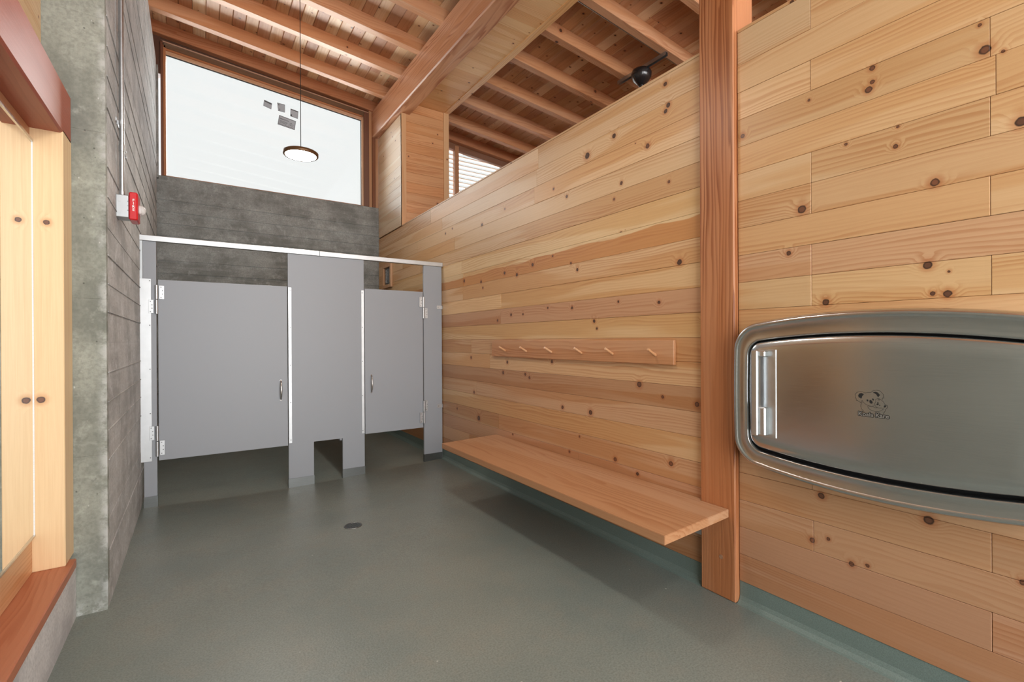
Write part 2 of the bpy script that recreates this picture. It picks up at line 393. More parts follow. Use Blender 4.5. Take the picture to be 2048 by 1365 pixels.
class MB:
    """collects solids in world coordinates, builds them as one mesh object"""
    def __init__(s):
        s.v, s.f, s.mi, s.sm = [], [], [], []
    def add(s, vs, fs, mi=0, smooth=False):
        k = len(s.v)
        s.v += [V(q) for q in vs]
        for f in fs:
            s.f.append([k + i for i in f]); s.mi.append(mi); s.sm.append(smooth)
        return s
    def box(s, x0, x1, y0, y1, z0, z1, mi=0, c=0.0):
        if c <= 0:
            vs = [(x, y, z) for z in (z0, z1) for y in (y0, y1) for x in (x0, x1)]
            return s.add(vs, [(0, 2, 3, 1), (4, 5, 7, 6), (0, 1, 5, 4), (2, 6, 7, 3), (0, 4, 6, 2), (1, 3, 7, 5)], mi)
        bm = bmesh.new()
        bmesh.ops.create_cube(bm, size=1)
        for q in bm.verts:
            q.co = V((x0 if q.co.x < 0 else x1, y0 if q.co.y < 0 else y1, z0 if q.co.z < 0 else z1))
        bmesh.ops.bevel(bm, geom=bm.edges[:], offset=c, segments=1, affect='EDGES')
        bm.verts.index_update()
        s.add([q.co.copy() for q in bm.verts], [[q.index for q in f.verts] for f in bm.faces], mi)
        bm.free()
        return s
    def prism(s, poly, axis, a0, a1, mi=0):
        """poly in the two other axes (in xyz order), extruded along axis"""
        n = len(poly)
        def mk(p, a):
            return {'x': (a, p[0], p[1]), 'y': (p[0], a, p[1]), 'z': (p[0], p[1], a)}[axis]
        vs = [mk(p, a0) for p in poly] + [mk(p, a1) for p in poly]
        fs = [list(range(n))[::-1], list(range(n, 2 * n))] + [[i, (i + 1) % n, n + (i + 1) % n, n + i] for i in range(n)]
        return s.add(vs, fs, mi)
    def tube(s, path, r, seg=10, mi=0, caps=True):
        path = [V(p) for p in path]
        rs = r if isinstance(r, (list, tuple)) else [r] * len(path)
        vs, fs = [], []
        for i, p in enumerate(path):
            d = (path[min(i + 1, len(path) - 1)] - path[max(i - 1, 0)]).normalized()
            a = d.cross(V((0, 0, 1)) if abs(d.z) < .9 else V((1, 0, 0))).normalized()
            b = d.cross(a)
            for k in range(seg):
                t = 2 * math.pi * k / seg
                vs.append(p + (a * math.cos(t) + b * math.sin(t)) * rs[i])
        for i in range(len(path) - 1):
            for k in range(seg):
                fs.append((i * seg + k, i * seg + (k + 1) % seg, (i + 1) * seg + (k + 1) % seg, (i + 1) * seg + k))
        s.add(vs, fs, mi, True)
        if caps:
            s.add(vs[:seg], [list(range(seg))], mi)
            s.add(vs[-seg:], [list(range(seg))[::-1]], mi)
        return s
    def disc(s, c, axis, r, h, seg=16, mi=0):
        c = V(c); d = V(axis)
        return s.tube([c, c + d * h], r, seg, mi)
    def lathe(s, c, prof, seg=32, mi=0):
        """prof: (radius, z) pairs about a vertical axis through c"""
        c = V(c); vs, fs = [], []
        for r, z in prof:
            for k in range(seg):
                t = 2 * math.pi * k / seg
                vs.append(c + V((r * math.cos(t), r * math.sin(t), z)))
        for i in range(len(prof) - 1):
            for k in range(seg):
                fs.append((i * seg + k, i * seg + (k + 1) % seg, (i + 1) * seg + (k + 1) % seg, (i + 1) * seg + k))
        s.add(vs, fs, mi, True)
        k = len(s.v) - len(vs)
        if prof[0][0] > 1e-5:
            s.f.append([k + i for i in range(seg)][::-1]); s.mi.append(mi); s.sm.append(False)
        if prof[-1][0] > 1e-5:
            s.f.append([k + (len(prof) - 1) * seg + i for i in range(seg)]); s.mi.append(mi); s.sm.append(False)
        return s
    def build(s, name, mats, parent=None, color=None, label=None, cat=None, group=None, kind=None, fix=True):
        lo = V([min(q[i] for q in s.v) for i in range(3)])
        hi = V([max(q[i] for q in s.v) for i in range(3)])
        c = (lo + hi) / 2
        if parent is None and kind != 'structure':
            c.z = lo.z
        me = bpy.data.meshes.new(name)
        me.from_pydata([q - c for q in s.v], [], s.f)
        for mt in (mats if isinstance(mats, (list, tuple)) else [mats]):
            me.materials.append(M[mt])
        for p, i, sm in zip(me.polygons, s.mi, s.sm):
            p.material_index = i; p.use_smooth = sm
        if fix:
            bm = bmesh.new(); bm.from_mesh(me)
            bmesh.ops.recalc_face_normals(bm, faces=bm.faces[:])
            bm.to_mesh(me); bm.free()
        me.update()
        o = bpy.data.objects.new(name, me)
        if parent is not None:
            o.parent = parent
            o.location = c - wpos(parent)
        else:
            o.location = c
        if color:
            o.color = (*grade(color), 1)
        COL.objects.link(o)
        return tag(o, label, cat, group, kind)

SAT, GAIN = .80, 1.03
def grade(c):
    l = .2126 * c[0] + .7152 * c[1] + .0722 * c[2]
    return tuple(max(0.0, min(.92, (l + (x - l) * SAT) * GAIN)) for x in c)

def jit(c, a=.06):
    k = 1 + random.uniform(-a, a)
    h = random.uniform(-a, a) * .5
    return (min(1, c[0] * k * (1 + h * .3)), min(1, c[1] * k), min(1, c[2] * k * (1 - h)))

# ------------------------------------------------------------------ floor
def floor_z(x, y):
    d = -.045 * math.exp(-((x - .55) / .95) ** 2) * math.exp(-((y - 4.6) / 1.1) ** 2)
    d += .012 * math.exp(-((x - 2.25) / .35) ** 2) * math.exp(-((y - 4.7) / .5) ** 2)
    return d
b = MB()
nx, ny = 64, 84
X0, X1, Y0, Y1 = -.62, 5.7, -1.3, 7.1
vs = [(X0 + (X1 - X0) * i / nx, Y0 + (Y1 - Y0) * j / ny, 0) for j in range(ny + 1) for i in range(nx + 1)]
vs = [(x, y, floor_z(x, y)) for x, y, z in vs]
fs = [(j * (nx + 1) + i, j * (nx + 1) + i + 1, (j + 1) * (nx + 1) + i + 1, (j + 1) * (nx + 1) + i) for j in range(ny) for i in range(nx)]
b.add(vs, fs, 0, True)
b.build('floor', 'floor', kind='structure', fix=False)

# ------------------------------------------------------------------ concrete walls
def course_stack(rings, zs, dev=.0025, fins=True):
    """stack of formwork courses, each a hair proud of or behind the next, with thin grout fins left at some joints"""
    b = MB()
    n = len(rings)
    cx = sum(p[0] for p in rings) / n; cy = sum(p[1] for p in rings) / n
    def ring(o):
        return [(p[0] + (o if p[0] < cx else -o), p[1] + (o if p[1] < cy else -o)) for p in rings]
    for i in range(len(zs) - 1):
        b.prism(ring(random.uniform(0, dev)), 'z', zs[i], zs[i + 1] - .0006)
        if fins and i and random.random() < .6:
            b.prism(ring(-.0035), 'z', zs[i] - .0028, zs[i] + .0016)
    return b
zs = [-.02]
while zs[-1] < 4.40:
    zs.append(zs[-1] + random.uniform(.135, .155))
zs[-1] = 4.565
wl = empty('wall_left', (-.55, 4.9, 0), kind='structure')
course_stack([(-.378, 3.03), (-.412, 6.80), (-.75, 6.80), (-.75, 3.03)], zs, .0022).build('wall_face', 'concrete_left', wl)
zs2 = [-.02, .09, .75, 1.5, 2.3, 2.85, 3.4, 4.0, 4.565]
course_stack([(-.378, 2.98), (-.378, 3.031), (-.75, 3.031), (-.75, 2.98)], zs2, .001, False).build('pier', 'concrete_pier', wl)
b = MB(); b.box(-.60, -.395, 6.80, 6.86, 3.2, 4.50)
b.build('return', 'concrete_back', wl)
zs = [-.06]
while zs[-1] < 3.12:
    zs.append(zs[-1] + random.uniform(.138, .15))
zs[-1] = 3.25
course_stack([(-.75, 6.88), (2.22, 6.88), (2.22, 7.10), (-.75, 7.10)], zs, .006).build('wall_back', 'concrete_back', kind='structure')
# neighbouring room seen over the partition: its back and side walls
b = MB()
b.box(2.22, 5.7, 6.95, 7.1, -.02, 3.3)
b.box(2.22, 3.30, 6.95, 7.1, 3.3, 4.62)
b.build('wall_far', 'pineX', color=lin(205, 160, 110), kind='structure')
MB().box(5.6, 5.7, -1.3, 7.0, -.02, 4.5).build('wall_east', 'pineY', color=lin(190, 140, 92), kind='structure')

# ------------------------------------------------------------------ wall_right: pine boards over a core
WX = 2.2
wr = empty('wall_right', (2.26, 2.8, 0), kind='structure')
MB().box(2.216, 2.325, -1.3, 1.317, .0, 2.772).build('core', 'pineY', wr, color=lin(200, 155, 105))
MB().box(2.216, 2.325, 1.511, 6.87, .0, 2.772).build('core', 'pineY', wr, color=lin(200, 155, 105))
BO, CH = .108, .1325
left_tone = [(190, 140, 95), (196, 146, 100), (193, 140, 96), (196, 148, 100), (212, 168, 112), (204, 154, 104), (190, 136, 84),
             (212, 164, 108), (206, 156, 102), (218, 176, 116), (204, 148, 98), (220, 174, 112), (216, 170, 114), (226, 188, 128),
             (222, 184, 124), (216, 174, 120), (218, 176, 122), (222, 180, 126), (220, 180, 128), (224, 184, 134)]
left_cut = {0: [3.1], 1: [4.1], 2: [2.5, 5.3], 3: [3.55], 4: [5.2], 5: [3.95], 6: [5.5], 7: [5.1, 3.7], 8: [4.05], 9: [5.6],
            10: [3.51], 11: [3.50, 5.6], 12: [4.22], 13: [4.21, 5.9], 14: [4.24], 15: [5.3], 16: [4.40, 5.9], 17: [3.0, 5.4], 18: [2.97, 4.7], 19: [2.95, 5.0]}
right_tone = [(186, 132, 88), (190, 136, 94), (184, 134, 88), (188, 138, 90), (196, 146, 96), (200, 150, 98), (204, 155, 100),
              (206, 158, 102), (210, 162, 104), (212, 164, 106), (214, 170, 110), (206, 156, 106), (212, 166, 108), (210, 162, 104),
              (216, 172, 114), (214, 168, 108), (212, 166, 106), (216, 170, 110), (214, 168, 108), (222, 182, 128)]  # lower courses darker and pinker: effect of the light put into the tones
right_cut = {0: [], 1: [.432, 2.0], 2: [.981], 3: [.432], 4: [.985], 5: [.432], 6: [.985], 7: [], 8: [.432], 9: [], 10: [.985, .43],
             11: [.985], 12: [.432], 13: [.985], 14: [.985, .432], 15: [.418], 16: [.432], 17: [.985], 18: [.432], 19: [.985]}
def boards(y0, y1, tones, cuts, mat):
    for n in range(20):
        z0 = BO + n * CH
        z1 = z0 + CH if n < 19 else 2.786
        ys = [y0] + sorted(c for c in cuts.get(n, []) if y0 < c < y1) + [y1]
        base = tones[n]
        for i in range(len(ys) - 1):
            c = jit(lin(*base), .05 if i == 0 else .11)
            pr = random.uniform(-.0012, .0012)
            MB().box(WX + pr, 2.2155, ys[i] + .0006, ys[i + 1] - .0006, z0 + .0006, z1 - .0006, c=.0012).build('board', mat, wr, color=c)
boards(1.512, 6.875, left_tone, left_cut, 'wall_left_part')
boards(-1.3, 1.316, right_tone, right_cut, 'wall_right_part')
MB().box(2.2, 2.33, 1.512, 5.915, 2.787, 2.802, c=.002).build('cap', 'pineY', wr, color=lin(222, 184, 134))
MB().box(2.2, 2.33, -1.3, 1.316, 2.787, 2.802, c=.002).build('cap', 'pineY', wr, color=lin(214, 170, 116))
# resin upstand under the boards
for nm, ya, yb in (('baseboard_right', 1.512, 6.875), ('baseboard_right_front', -1.3, 1.316)):
    b = MB()
    prof = [(2.21, .107), (2.203, .107), (2.2035, .035), (2.197, .016), (2.182, .004), (2.16, -.004), (2.21, -.05)]
    n = 60
    ysl = [ya + (yb - ya) * i / n for i in range(n + 1)]
    vs, fs = [], []
    for y in ysl:
        fz = floor_z(2.2, y)
        vs += [(x, y, z if z > .05 else z + fz) for x, z in prof]
    k = len(prof)
    for i in range(n):
        for j in range(k):
            fs.append((i * k + j, i * k + (j + 1) % k, (i + 1) * k + (j + 1) % k, (i + 1) * k + j))
    fs += [list(range(k))[::-1], [n * k + j for j in range(k)]]
    b.add(vs, fs)
    b.build(nm, 'cove', kind='structure')

# ------------------------------------------------------------------ post
po = empty('timber_post', (2.25, 1.414, 0), 'rough fir post between the bench and the steel baby changing station', 'post')
MB().box(2.17, 2.34, 1.319, 1.509, 0, 4.268, c=.005).build('shaft', 'firZ', po, color=lin(192, 120, 62))
MB().disc((2.1725, 1.395, .2), (-1, 0, 0), .011, .0035, 20).build('plug', 'pineX', po, color=lin(176, 136, 108), label='pale round wood plug')

# ------------------------------------------------------------------ roof: decking, rafters (part of the ceiling)
SL = .1
def under(x): return 4.65 - SL * (x - 2.125)
ceil = empty('ceiling', (1.8, 3, 4.6), kind='structure')
RX0, RX1 = -.95, 5.75
RD, RW = .14, .09
far_edges = [6.95, 6.45, 5.83, 5.23, 4.62, 4.03, 3.43, 2.83, 2.23, 1.63, 1.03, .43, -.17, -.77]
for i, ye in enumerate(far_edges):
    c = jit(lin(222, 160, 108) if i else lin(210, 142, 94), .05)
    b = MB()
    e = .004
    z = under
    vs = []
    for x in (RX0, RX1):
        vs += [(x, ye - RW + e, z(x)), (x, ye - e, z(x)), (x, ye, z(x) + e), (x, ye, z(x) + RD), (x, ye - RW, z(x) + RD), (x, ye - RW, z(x) + e)]
    fs = [list(range(6))[::-1], list(range(6, 12))] + [(j, (j + 1) % 6, 6 + (j + 1) % 6, 6 + j) for j in range(6)]
    b.add(vs, fs)
    b.build('rafter', 'firX', ceil, color=c)
PW = .1275
tones = [(228, 184, 134), (214, 160, 110), (206, 146, 96), (236, 200, 152), (198, 138, 90), (220, 172, 120)]
x = RX0
while x < RX1:
    ys = [-1.35]
    while ys[-1] < 6.9:
        ys.append(ys[-1] + random.uniform(1.9, 4.2))
    ys[-1] = 7.12
    if len(ys) > 2 and ys[-1] - ys[-2] < .5:
        ys.pop(-2)
    for i in range(len(ys) - 1):
        g = .0012; vg = .005
        x0, x1 = x + g, x + PW - g
        zz = lambda q: under(q) + RD
        poly = [(x0, zz(x0) + vg), (x0 + vg, zz(x0 + vg)), (x1 - vg, zz(x1 - vg)), (x1, zz(x1) + vg), (x1, zz(x1) + .03), (x0, zz(x0) + .03)]
        MB().prism(poly, 'y', ys[i] + .001, ys[i + 1] - .001).build('plank', 'deck', ceil, color=jit(lin(*random.choice(tones)), .08))
    x += PW
b = MB()
b.prism([(RX0, under(RX0) + RD + .031), (RX1, under(RX1) + RD + .031), (RX1, under(RX1) + RD + .16), (RX0, under(RX0) + RD + .16)], 'y', -1.35, 7.12)
b.build('light_stop_slab', 'black', ceil)  # unseen slab added behind the planks to stop light leaking through
# infill above the left wall and frame
MB().box(-.9, -.62, -1.3, 7.0, 4.55, 5.2).build('trim_1', 'pineY', color=lin(190, 140, 95), kind='structure')

# ------------------------------------------------------------------ big beam, yawed a hair like the photo's
bo = empty('timber_beam', (2.23, 2.8, 4.27), 'deep fir beam carrying the rafters above the board wall', 'beam')
ya, yb = -1.3, 6.97
def bx(y): return .0 + .0135 * (6.9 - y)
b = MB()
c = .012
sec = [(2.115 + c, 4.272), (2.312 - c, 4.272), (2.312, 4.272 + c), (2.312, 4.632), (2.115, 4.651), (2.115, 4.272 + c)]
vs = [(px + bx(ya), ya, pz) for px, pz in sec] + [(px + bx(yb), yb, pz) for px, pz in sec]
b.add(vs, [list(range(6))[::-1], list(range(6, 12))] + [(j, (j + 1) % 6, 6 + (j + 1) % 6, 6 + j) for j in range(6)])
b.build('timber', 'firY', bo, color=lin(222, 160, 114))

# ------------------------------------------------------------------ boxed column and chase
ch = empty('boxed_column', (2.55, 6.4, 2.8), 'pine boarded square column beside the big window, standing on the board wall', 'boxed column')
pale = lin(238, 212, 172); gold = lin(222, 156, 88)  # side boards made paler: light from the window put into their colour
z = 2.803
i = 0
while z < 4.27:
    z1 = min(z + CH, 4.271)
    if z1 - z > .02:
        MB().box(2.2, 2.216, 5.922, 6.875, z + .0006, z1 - .0006, c=.0012).build('board', 'pineY', ch, color=jit(pale, .04))
    z = z1 + 1e-4
z = 2.72
while z < 4.43:
    z1 = min(z + CH, 4.43)
    if z1 - z > .02:
        MB().box(2.262 if z > 2.79 else 2.335, 2.805, 5.932, 5.948, z + .0006, z1 - .0006, c=.0012).build('board', 'pineX', ch, color=jit(gold, .06))
    z = z1 + 1e-4
MB().box(2.2, 2.264, 5.918, 5.95, 2.80, 4.271, c=.002).build('stile', 'pineZ', ch, color=lin(222, 166, 104))
MB().box(2.803, 2.882, 5.918, 5.95, 2.60, 4.43, c=.002).build('stile', 'pineZ', ch, color=lin(224, 172, 112))
MB().box(2.335, 2.86, 5.951, 6.94, 2.60, 4.425).build('core', 'pineX', ch, color=gold)
MB().box(2.217, 2.334, 5.951, 6.94, 2.81, 4.268).build('core', 'pineX', ch, color=gold)
cv = empty('ceiling_chase', (2.6, 3.0, 4.424), 'flat pine boarded chase beside the big beam, running forward from the boxed column', 'duct chase')
y = 5.95
ang = lambda yy: .0135 * (5.92 - yy)
while y > .2:
    y0 = y - CH
    s = ang((y + y0) / 2)
    MB().box(2.316 + s + .01, 2.835 + s, y0 + .0006, y - .0006, 4.432, 4.446, c=.0014).build('board', 'pineX', cv, color=jit(lin(255, 198, 124), .05))
    y = y0
b = MB()
for (xa, xb, za, zb) in ((2.815, 2.89, 4.424, 4.44),):
    vs = []
    for yy in (.2, 5.93):
        s = ang(yy)
        vs += [(xa + s, yy, za), (xb + s, yy, za), (xb + s, yy, zb), (xa + s, yy, zb)]
    b.add(vs, [(0, 3, 2, 1), (4, 5, 6, 7), (0, 1, 5, 4), (1, 2, 6, 5), (2, 3, 7, 6), (3, 0, 4, 7)])
b.build('edge_strip', 'pineY', cv, color=lin(255, 198, 124))
b = MB()
vs = []
for yy in (.2, 5.95):
    s = ang(yy)
    vs += [(2.33 + s, yy, 4.447), (2.885 + s, yy, 4.447), (2.885 + s, yy, 4.572), (2.33 + s, yy, 4.628)]
b.add(vs, [(0, 3, 2, 1), (4, 5, 6, 7), (0, 1, 5, 4), (1, 2, 6, 5), (2, 3, 7, 6), (3, 0, 4, 7)])
b.build('chase_core', 'pineY', cv, color=lin(206, 160, 110))

# ------------------------------------------------------------------ big back window
w1 = empty('window_1', (.8, 6.93, 3.25), kind='structure')
def gtop(x): return 4.71 - .088 * (x + .33)
def sloped(b, x0, x1, zlo, zhi, y0, y1, mi=0):
    vs = []
    for yy in (y0, y1):
        vs += [(x0, yy, gtop(x0) + zlo), (x1, yy, gtop(x1) + zlo), (x1, yy, gtop(x1) + zhi), (x0, yy, gtop(x0) + zhi)]
    b.add(vs, [(0, 1, 2, 3), (4, 7, 6, 5), (0, 4, 5, 1), (1, 5, 6, 2), (2, 6, 7, 3), (3, 7, 4, 0)], mi)
brown = lin(112, 74, 50); orange = lin(190, 118, 60); tan = lin(214, 168, 128)
b = MB(); sloped(b, -.33, 2.0, 0, .04, 6.925, 6.9525); b.build('head_stop', 'framewood', w1, color=tan)
b = MB(); sloped(b, -.345, 2.01, .04, .062, 6.91, 7.05); b.build('head_bead', 'framewood', w1, color=orange)
b = MB(); sloped(b, -.345, 2.04, .062, .115, 6.90, 7.05); b.build('head_rail', 'framewood', w1, color=lin(120, 92, 68))
b = MB(); sloped(b, -.37, 2.06, .115, .128, 6.885, 7.05); b.build('head_bead', 'framewood', w1, color=lin(196, 150, 118))
b = MB(); sloped(b, -.62, 2.13, .128, .30, 6.952, 7.06); b.build('head_board', 'framewood', w1, color=lin(96, 62, 42))
b = MB(); b.box(-.352, -.327, 6.90, 7.05, 3.25, 4.80, c=.002); b.build('jamb_stop', 'darkboard', w1, color=orange)
b = MB(); b.box(-.376, -.352, 6.885, 7.05, 3.25, 4.84, c=.002); b.build('jamb', 'darkboard', w1, color=lin(120, 70, 44))
b = MB(); b.box(-.62, -.377, 6.93, 7.05, 4.46, 5.0); b.build('jamb_board', 'darkboard', w1, color=lin(98, 62, 44))
b = MB(); b.box(1.968, 1.995, 6.91, 6.9525, 3.25, 4.56, c=.002); b.build('jamb_stop', 'darkboard', w1, color=tan)
b = MB(); b.box(1.995, 2.068, 6.885, 7.05, 3.25, 4.62, c=.003); b.build('jamb', 'darkboard', w1, color=lin(122, 78, 56))
b = MB(); b.box(-.36, 2.0, 6.90, 7.05, 3.2505, 3.262, c=.002); b.build('sill', 'framewood', w1, color=lin(176, 122, 82))
b = MB()
sloped(b, -.327, 1.968, -.010, 0, 6.944, 6.952)
b.box(1.960, 1.968, 6.944, 6.952, 3.262, 4.50)
b.build('gasket', 'black', w1)
b = MB()
vs = []
for yy in (6.953, 6.959):
    vs += [(-.34, yy, 3.255), (1.985, yy, 3.255), (1.985, yy, gtop(1.985) + .02), (-.34, yy, gtop(-.34) + .02)]
b.add(vs, [(0, 1, 2, 3), (4, 7, 6, 5), (0, 4, 5, 1), (1, 5, 6, 2), (2, 6, 7, 3), (3, 7, 4, 0)])
b.build('pane', 'glass', w1)
MB().box(2.069, 2.112, 6.90, 7.05, 3.25, 4.70, c=.002).build('trim_2', 'darkboard', color=lin(206, 156, 108), kind='structure')
MB().box(2.112, 2.158, 6.872, 7.05, 3.25, 4.271, c=.002).build('trim_3', 'darkboard', color=lin(140, 84, 48), kind='structure')
MB().box(2.158, 2.199, 6.89, 7.05, 3.25, 4.271).build('trim_4', 'darkboard', color=lin(200, 150, 104), kind='structure')

# stickers on the glass
def sticker(q, lab, lines, band=None, words=None):
    b = MB()
    y0, y1 = 6.9522, 6.9505
    def quad(p, mi, ya, yb):
        n = len(p)
        b.add([(a, ya, c) for a, c in p] + [(a, yb, c) for a, c in p],
              [list(range(n))[::-1], list(range(n, 2 * n))] + [[i, (i + 1) % n, n + (i + 1) % n, n + i] for i in range(n)], mi)
    quad(q, 0, y0, y1)
    A, B, C, D = [V((a, c)) for a, c in q[:4]]
    def uv(u, v):
        t = A.lerp(B, u); bt = D.lerp(C, u)
        r = t.lerp(bt, v)
        return (r.x, r.y)
    e = .03
    for (u0, u1, v0, v1) in ((0, 1, 0, e * 2), (0, 1, 1 - e * 1.5, 1), (0, e, 0, 1), (1 - e, 1, 0, 1)):
        quad([uv(u0, v0), uv(u1, v0), uv(u1, v1), uv(u0, v1)], 1, y1, y1 - .0006)
    for (u0, u1, v0, v1) in lines:
        quad([uv(u0, v0), uv(u1, v0), uv(u1, v1), uv(u0, v1)], 1, y1, y1 - .0007)
    return b, uv, lab
def text_mesh(txt, size, bold=0.0):
    cu = bpy.data.curves.new('lettering', 'FONT')
    cu.body = txt; cu.size = size; cu.offset = bold; cu.align_x = 'CENTER'; cu.align_y = 'CENTER'; cu.resolution_u = 3
    o = bpy.data.objects.new('lettering', cu)
    COL.objects.link(o)
    dg = bpy.context.evaluated_depsgraph_get()
    me = bpy.data.meshes.new_from_object(o.evaluated_get(dg))
    vs = [v.co.copy() for v in me.vertices]; fs = [list(p.vertices) for p in me.polygons]
    bpy.data.objects.remove(o); bpy.data.curves.remove(cu); bpy.data.meshes.remove(me)
    return vs, fs
stk = [
    ([(.714, 4.466), (.806, 4.442), (.796, 4.362), (.703, 4.386)], 'small grey sticker on the glass with a dark top band, leftmost of four', [(.05, .95, .10, .24)], None),
    ([(.868, 4.470), (.962, 4.466), (.960, 4.362), (.878, 4.366)], 'small grey sticker on the glass with faint red print, above the large sticker', [(.12, .24, .15, .28), (.2, .32, .7, .82)], None),
    ([(1.031, 4.434), (1.127, 4.420), (1.120, 4.318), (1.026, 4.331)], 'small grey sticker on the glass nearest the lamp cord', [(.05, .22, .72, .92), (.04, .96, .06, .12)], None),
    ([(.892, 4.312), (1.096, 4.279), (1.078, 4.156), (.872, 4.184)], 'large grey printed sticker on the glass below three small ones',
     [(.08, .55, .50, .53), (.08, .55, .60, .63), (.08, .5, .70, .73), (.60, .605, .30, .85), (.66, .80, .42, .46), (.66, .90, .54, .57), (.66, .86, .66, .69), (.06, .9, .86, .89)], 'SIMONTON')]
for q, lab, lines, word in stk:
    b, uv, _ = sticker(q, lab, lines)
    o_ = b.build('sticker', ['paper', 'ink'], label=lab, cat='sticker', group='stickers on the back window')
    if word:
        vs_, fs_ = text_mesh(word, .020, .0006)
        mid = uv(.33, .32); dx = V(uv(1, .3)) - V(uv(0, .3)); dx.normalize()
        bb = MB()
        bb.add([(mid[0] + p.x * dx.x - p.y * dx.y, 6.9496, mid[1] + p.x * dx.y + p.y * dx.x) for p in vs_], fs_)
        bb.build('lettering', 'ink', o_)

# ------------------------------------------------------------------ louvred window of the neighbouring room
w2 = empty('window_2', (4.2, 6.98, 3.3), kind='structure')
def rt2(x): return under(x) - .012
b = MB(); b.box(3.30, 3.345, 6.93, 7.02, 3.3, 4.50); b.build('jamb', 'darkboard', w2, color=lin(206, 150, 100))
b = MB(); b.box(3.488, 3.558, 6.94, 7.02, 3.3, 4.48, c=.002); b.build('mullion', 'darkboard', w2, color=lin(204, 140, 86))
b = MB(); b.box(3.3, 5.6, 6.94, 7.02, 3.28, 3.32); b.build('sill', 'framewood', w2, color=lin(206, 150, 100))
b = MB()
vs = []
for yy in (6.953, 7.02):
    vs += [(3.3, yy, rt2(3.3) - .085), (5.6, yy, rt2(5.6) - .085), (5.6, yy, rt2(5.6) + .15), (3.3, yy, rt2(3.3) + .15)]
b.add(vs, [(0, 1, 2, 3), (4, 7, 6, 5), (0, 4, 5, 1), (1, 5, 6, 2), (2, 6, 7, 3), (3, 7, 4, 0)])
b.build('head', 'framewood', w2, color=lin(150, 104, 74))
b = MB(); b.box(3.345, 5.58, 6.985, 6.991, 3.32, 4.40); b.build('pane', 'glass', w2)
zz = 3.36
while zz < 4.46:
    xe = min(5.6, 2.125 + (4.65 - .05 - zz) / SL)
    b = MB()
    vs = []
    for x_ in (3.30, xe):
        vs += [(x_, 7.050, zz - .006), (x_, 7.050, zz + .006), (x_, 7.150, zz + .014), (x_, 7.150, zz + .004)]
    b.add(vs, [(3, 2, 1, 0), (4, 5, 6, 7), (0, 1, 5, 4), (1, 2, 6, 5), (2, 3, 7, 6), (3, 0, 4, 7)])
    b.build('slat', 'slat', w2, color=lin(236, 214, 198))
    zz += .072

# ------------------------------------------------------------------ toilet partition (front at y = 4.70)
tp = empty('toilet_partition', (.9, 4.71, -.03), 'grey laminate toilet cubicle front with two doors and white headrail', 'toilet partition')
PY = 4.70
b = MB()
b.box(-.400, .937, 4.684, 4.722, 2.091, 2.136, c=.003)
b.box(.9385, 2.199, 4.684, 4.722, 2.091, 2.136, c=.003)
b.build('headrail', 'alu', tp, label='white aluminium headrail')
def panel(poly, y0=PY, y1=PY + .02):
    b = MB(); b.prism(poly, 'y', y0, y1); return b
def screw(b, x, z, y, mi, r=.0042):
    b.disc((x, y, z), (0, -1, 0), r, .0012, 8, mi)
def pilaster(x0, x1, zb, name='pilaster', poly=None):
    return panel(poly or [(x0, zb), (x1, zb), (x1, 2.092), (x0, 2.092)]).build(name, 'laminate', tp)
def shoe(par, x0, x1, zb, h):
    b = MB()
    b.box(x0 - .003, x1 + .003, PY - .003, PY + .023, zb, zb + h)
    b.box(x0 - .003, x1 + .003, PY - .006, PY - .0031, zb, zb + h)
    b.disc(((x0 + x1) / 2, PY - .006, zb + h - .018), (0, -1, 0), .006, .003, 10)
    b.build('shoe', 'steelplate', par)
p1 = pilaster(-.375, -.292, -.02)
shoe(p1, -.375, -.292, -.022, .088)
zf = floor_z(.77, 4.7); zr = floor_z(1.25, 4.7)
p2 = pilaster(0, 0, 0, poly=[(.666, -.045), (.880, -.045), (.880, .352), (1.142, .352), (1.142, -.03), (1.351, -.03), (1.351, 2.092), (.666, 2.092)])
shoe(p2, .666, .880, -.047, .085)
shoe(p2, 1.142, 1.351, -.032, .085)
p3 = pilaster(1.981, 2.190, 0)
shoe(p3, 1.981, 2.183, -.004, .085)
# doors
def door(x0, x1, z0, z1):
    b = MB(); b.box(x0, x1, PY, PY + .02, z0, z1, c=.0015)
    return b.build('door', 'laminate', tp)
d1 = door(-.281, .660, .343, 1.790)
d2 = door(1.359, 1.972, .368, 1.810)
def pull(par, x, z0, z1):
    b = MB()
    n = 14
    pts = []
    for i in range(n + 1):
        t = i / n
        pts.append((x, PY - .004 - .030 * math.sin(math.pi * t) ** .6, z0 + (z1 - z0) * t))
    b.tube(pts, [.0062 + .0025 * math.sin(math.pi * i / n) for i in range(n + 1)], 10)
    b.disc((x, PY, z0 + .002), (0, -1, 0), .008, .006, 10); b.disc((x, PY, z1 - .002), (0, -1, 0), .008, .006, 10)
    b.build('handle', 'nickel', par, label='curved satin metal pull')
pull(d1, .603, .762, .940)
pull(d2, 1.420, .776, .952)
# aluminium strips
def strip(name, x0, x1, z0, z1, xs, zsc, lab=None):
    b = MB(); b.box(x0, x1, PY - .006, PY - .0005, z0, z1, c=.001)
    for q in zsc: screw(b, xs, q, PY - .006, 1)
    b.build(name, ['alu', 'screw'], tp, label=lab)
strip('wall_strip', -.400, -.324, .343, 1.793, -.334, [1.776, 1.424, 1.076, .724, .373], 'wide white aluminium strip')
strip('door_stop', .6665, .694, .362, 1.782, .683, [1.758, 1.417, 1.074, .733, .392])
strip('door_stop', 1.323, 1.351, .378, 1.792, 1.333, [1.766, 1.426, 1.091, .751, .407])
b = MB(); b.box(-.398, -.377, PY - .004, PY + .024, 1.793, 2.092); b.build('wall_channel', 'galv', tp)
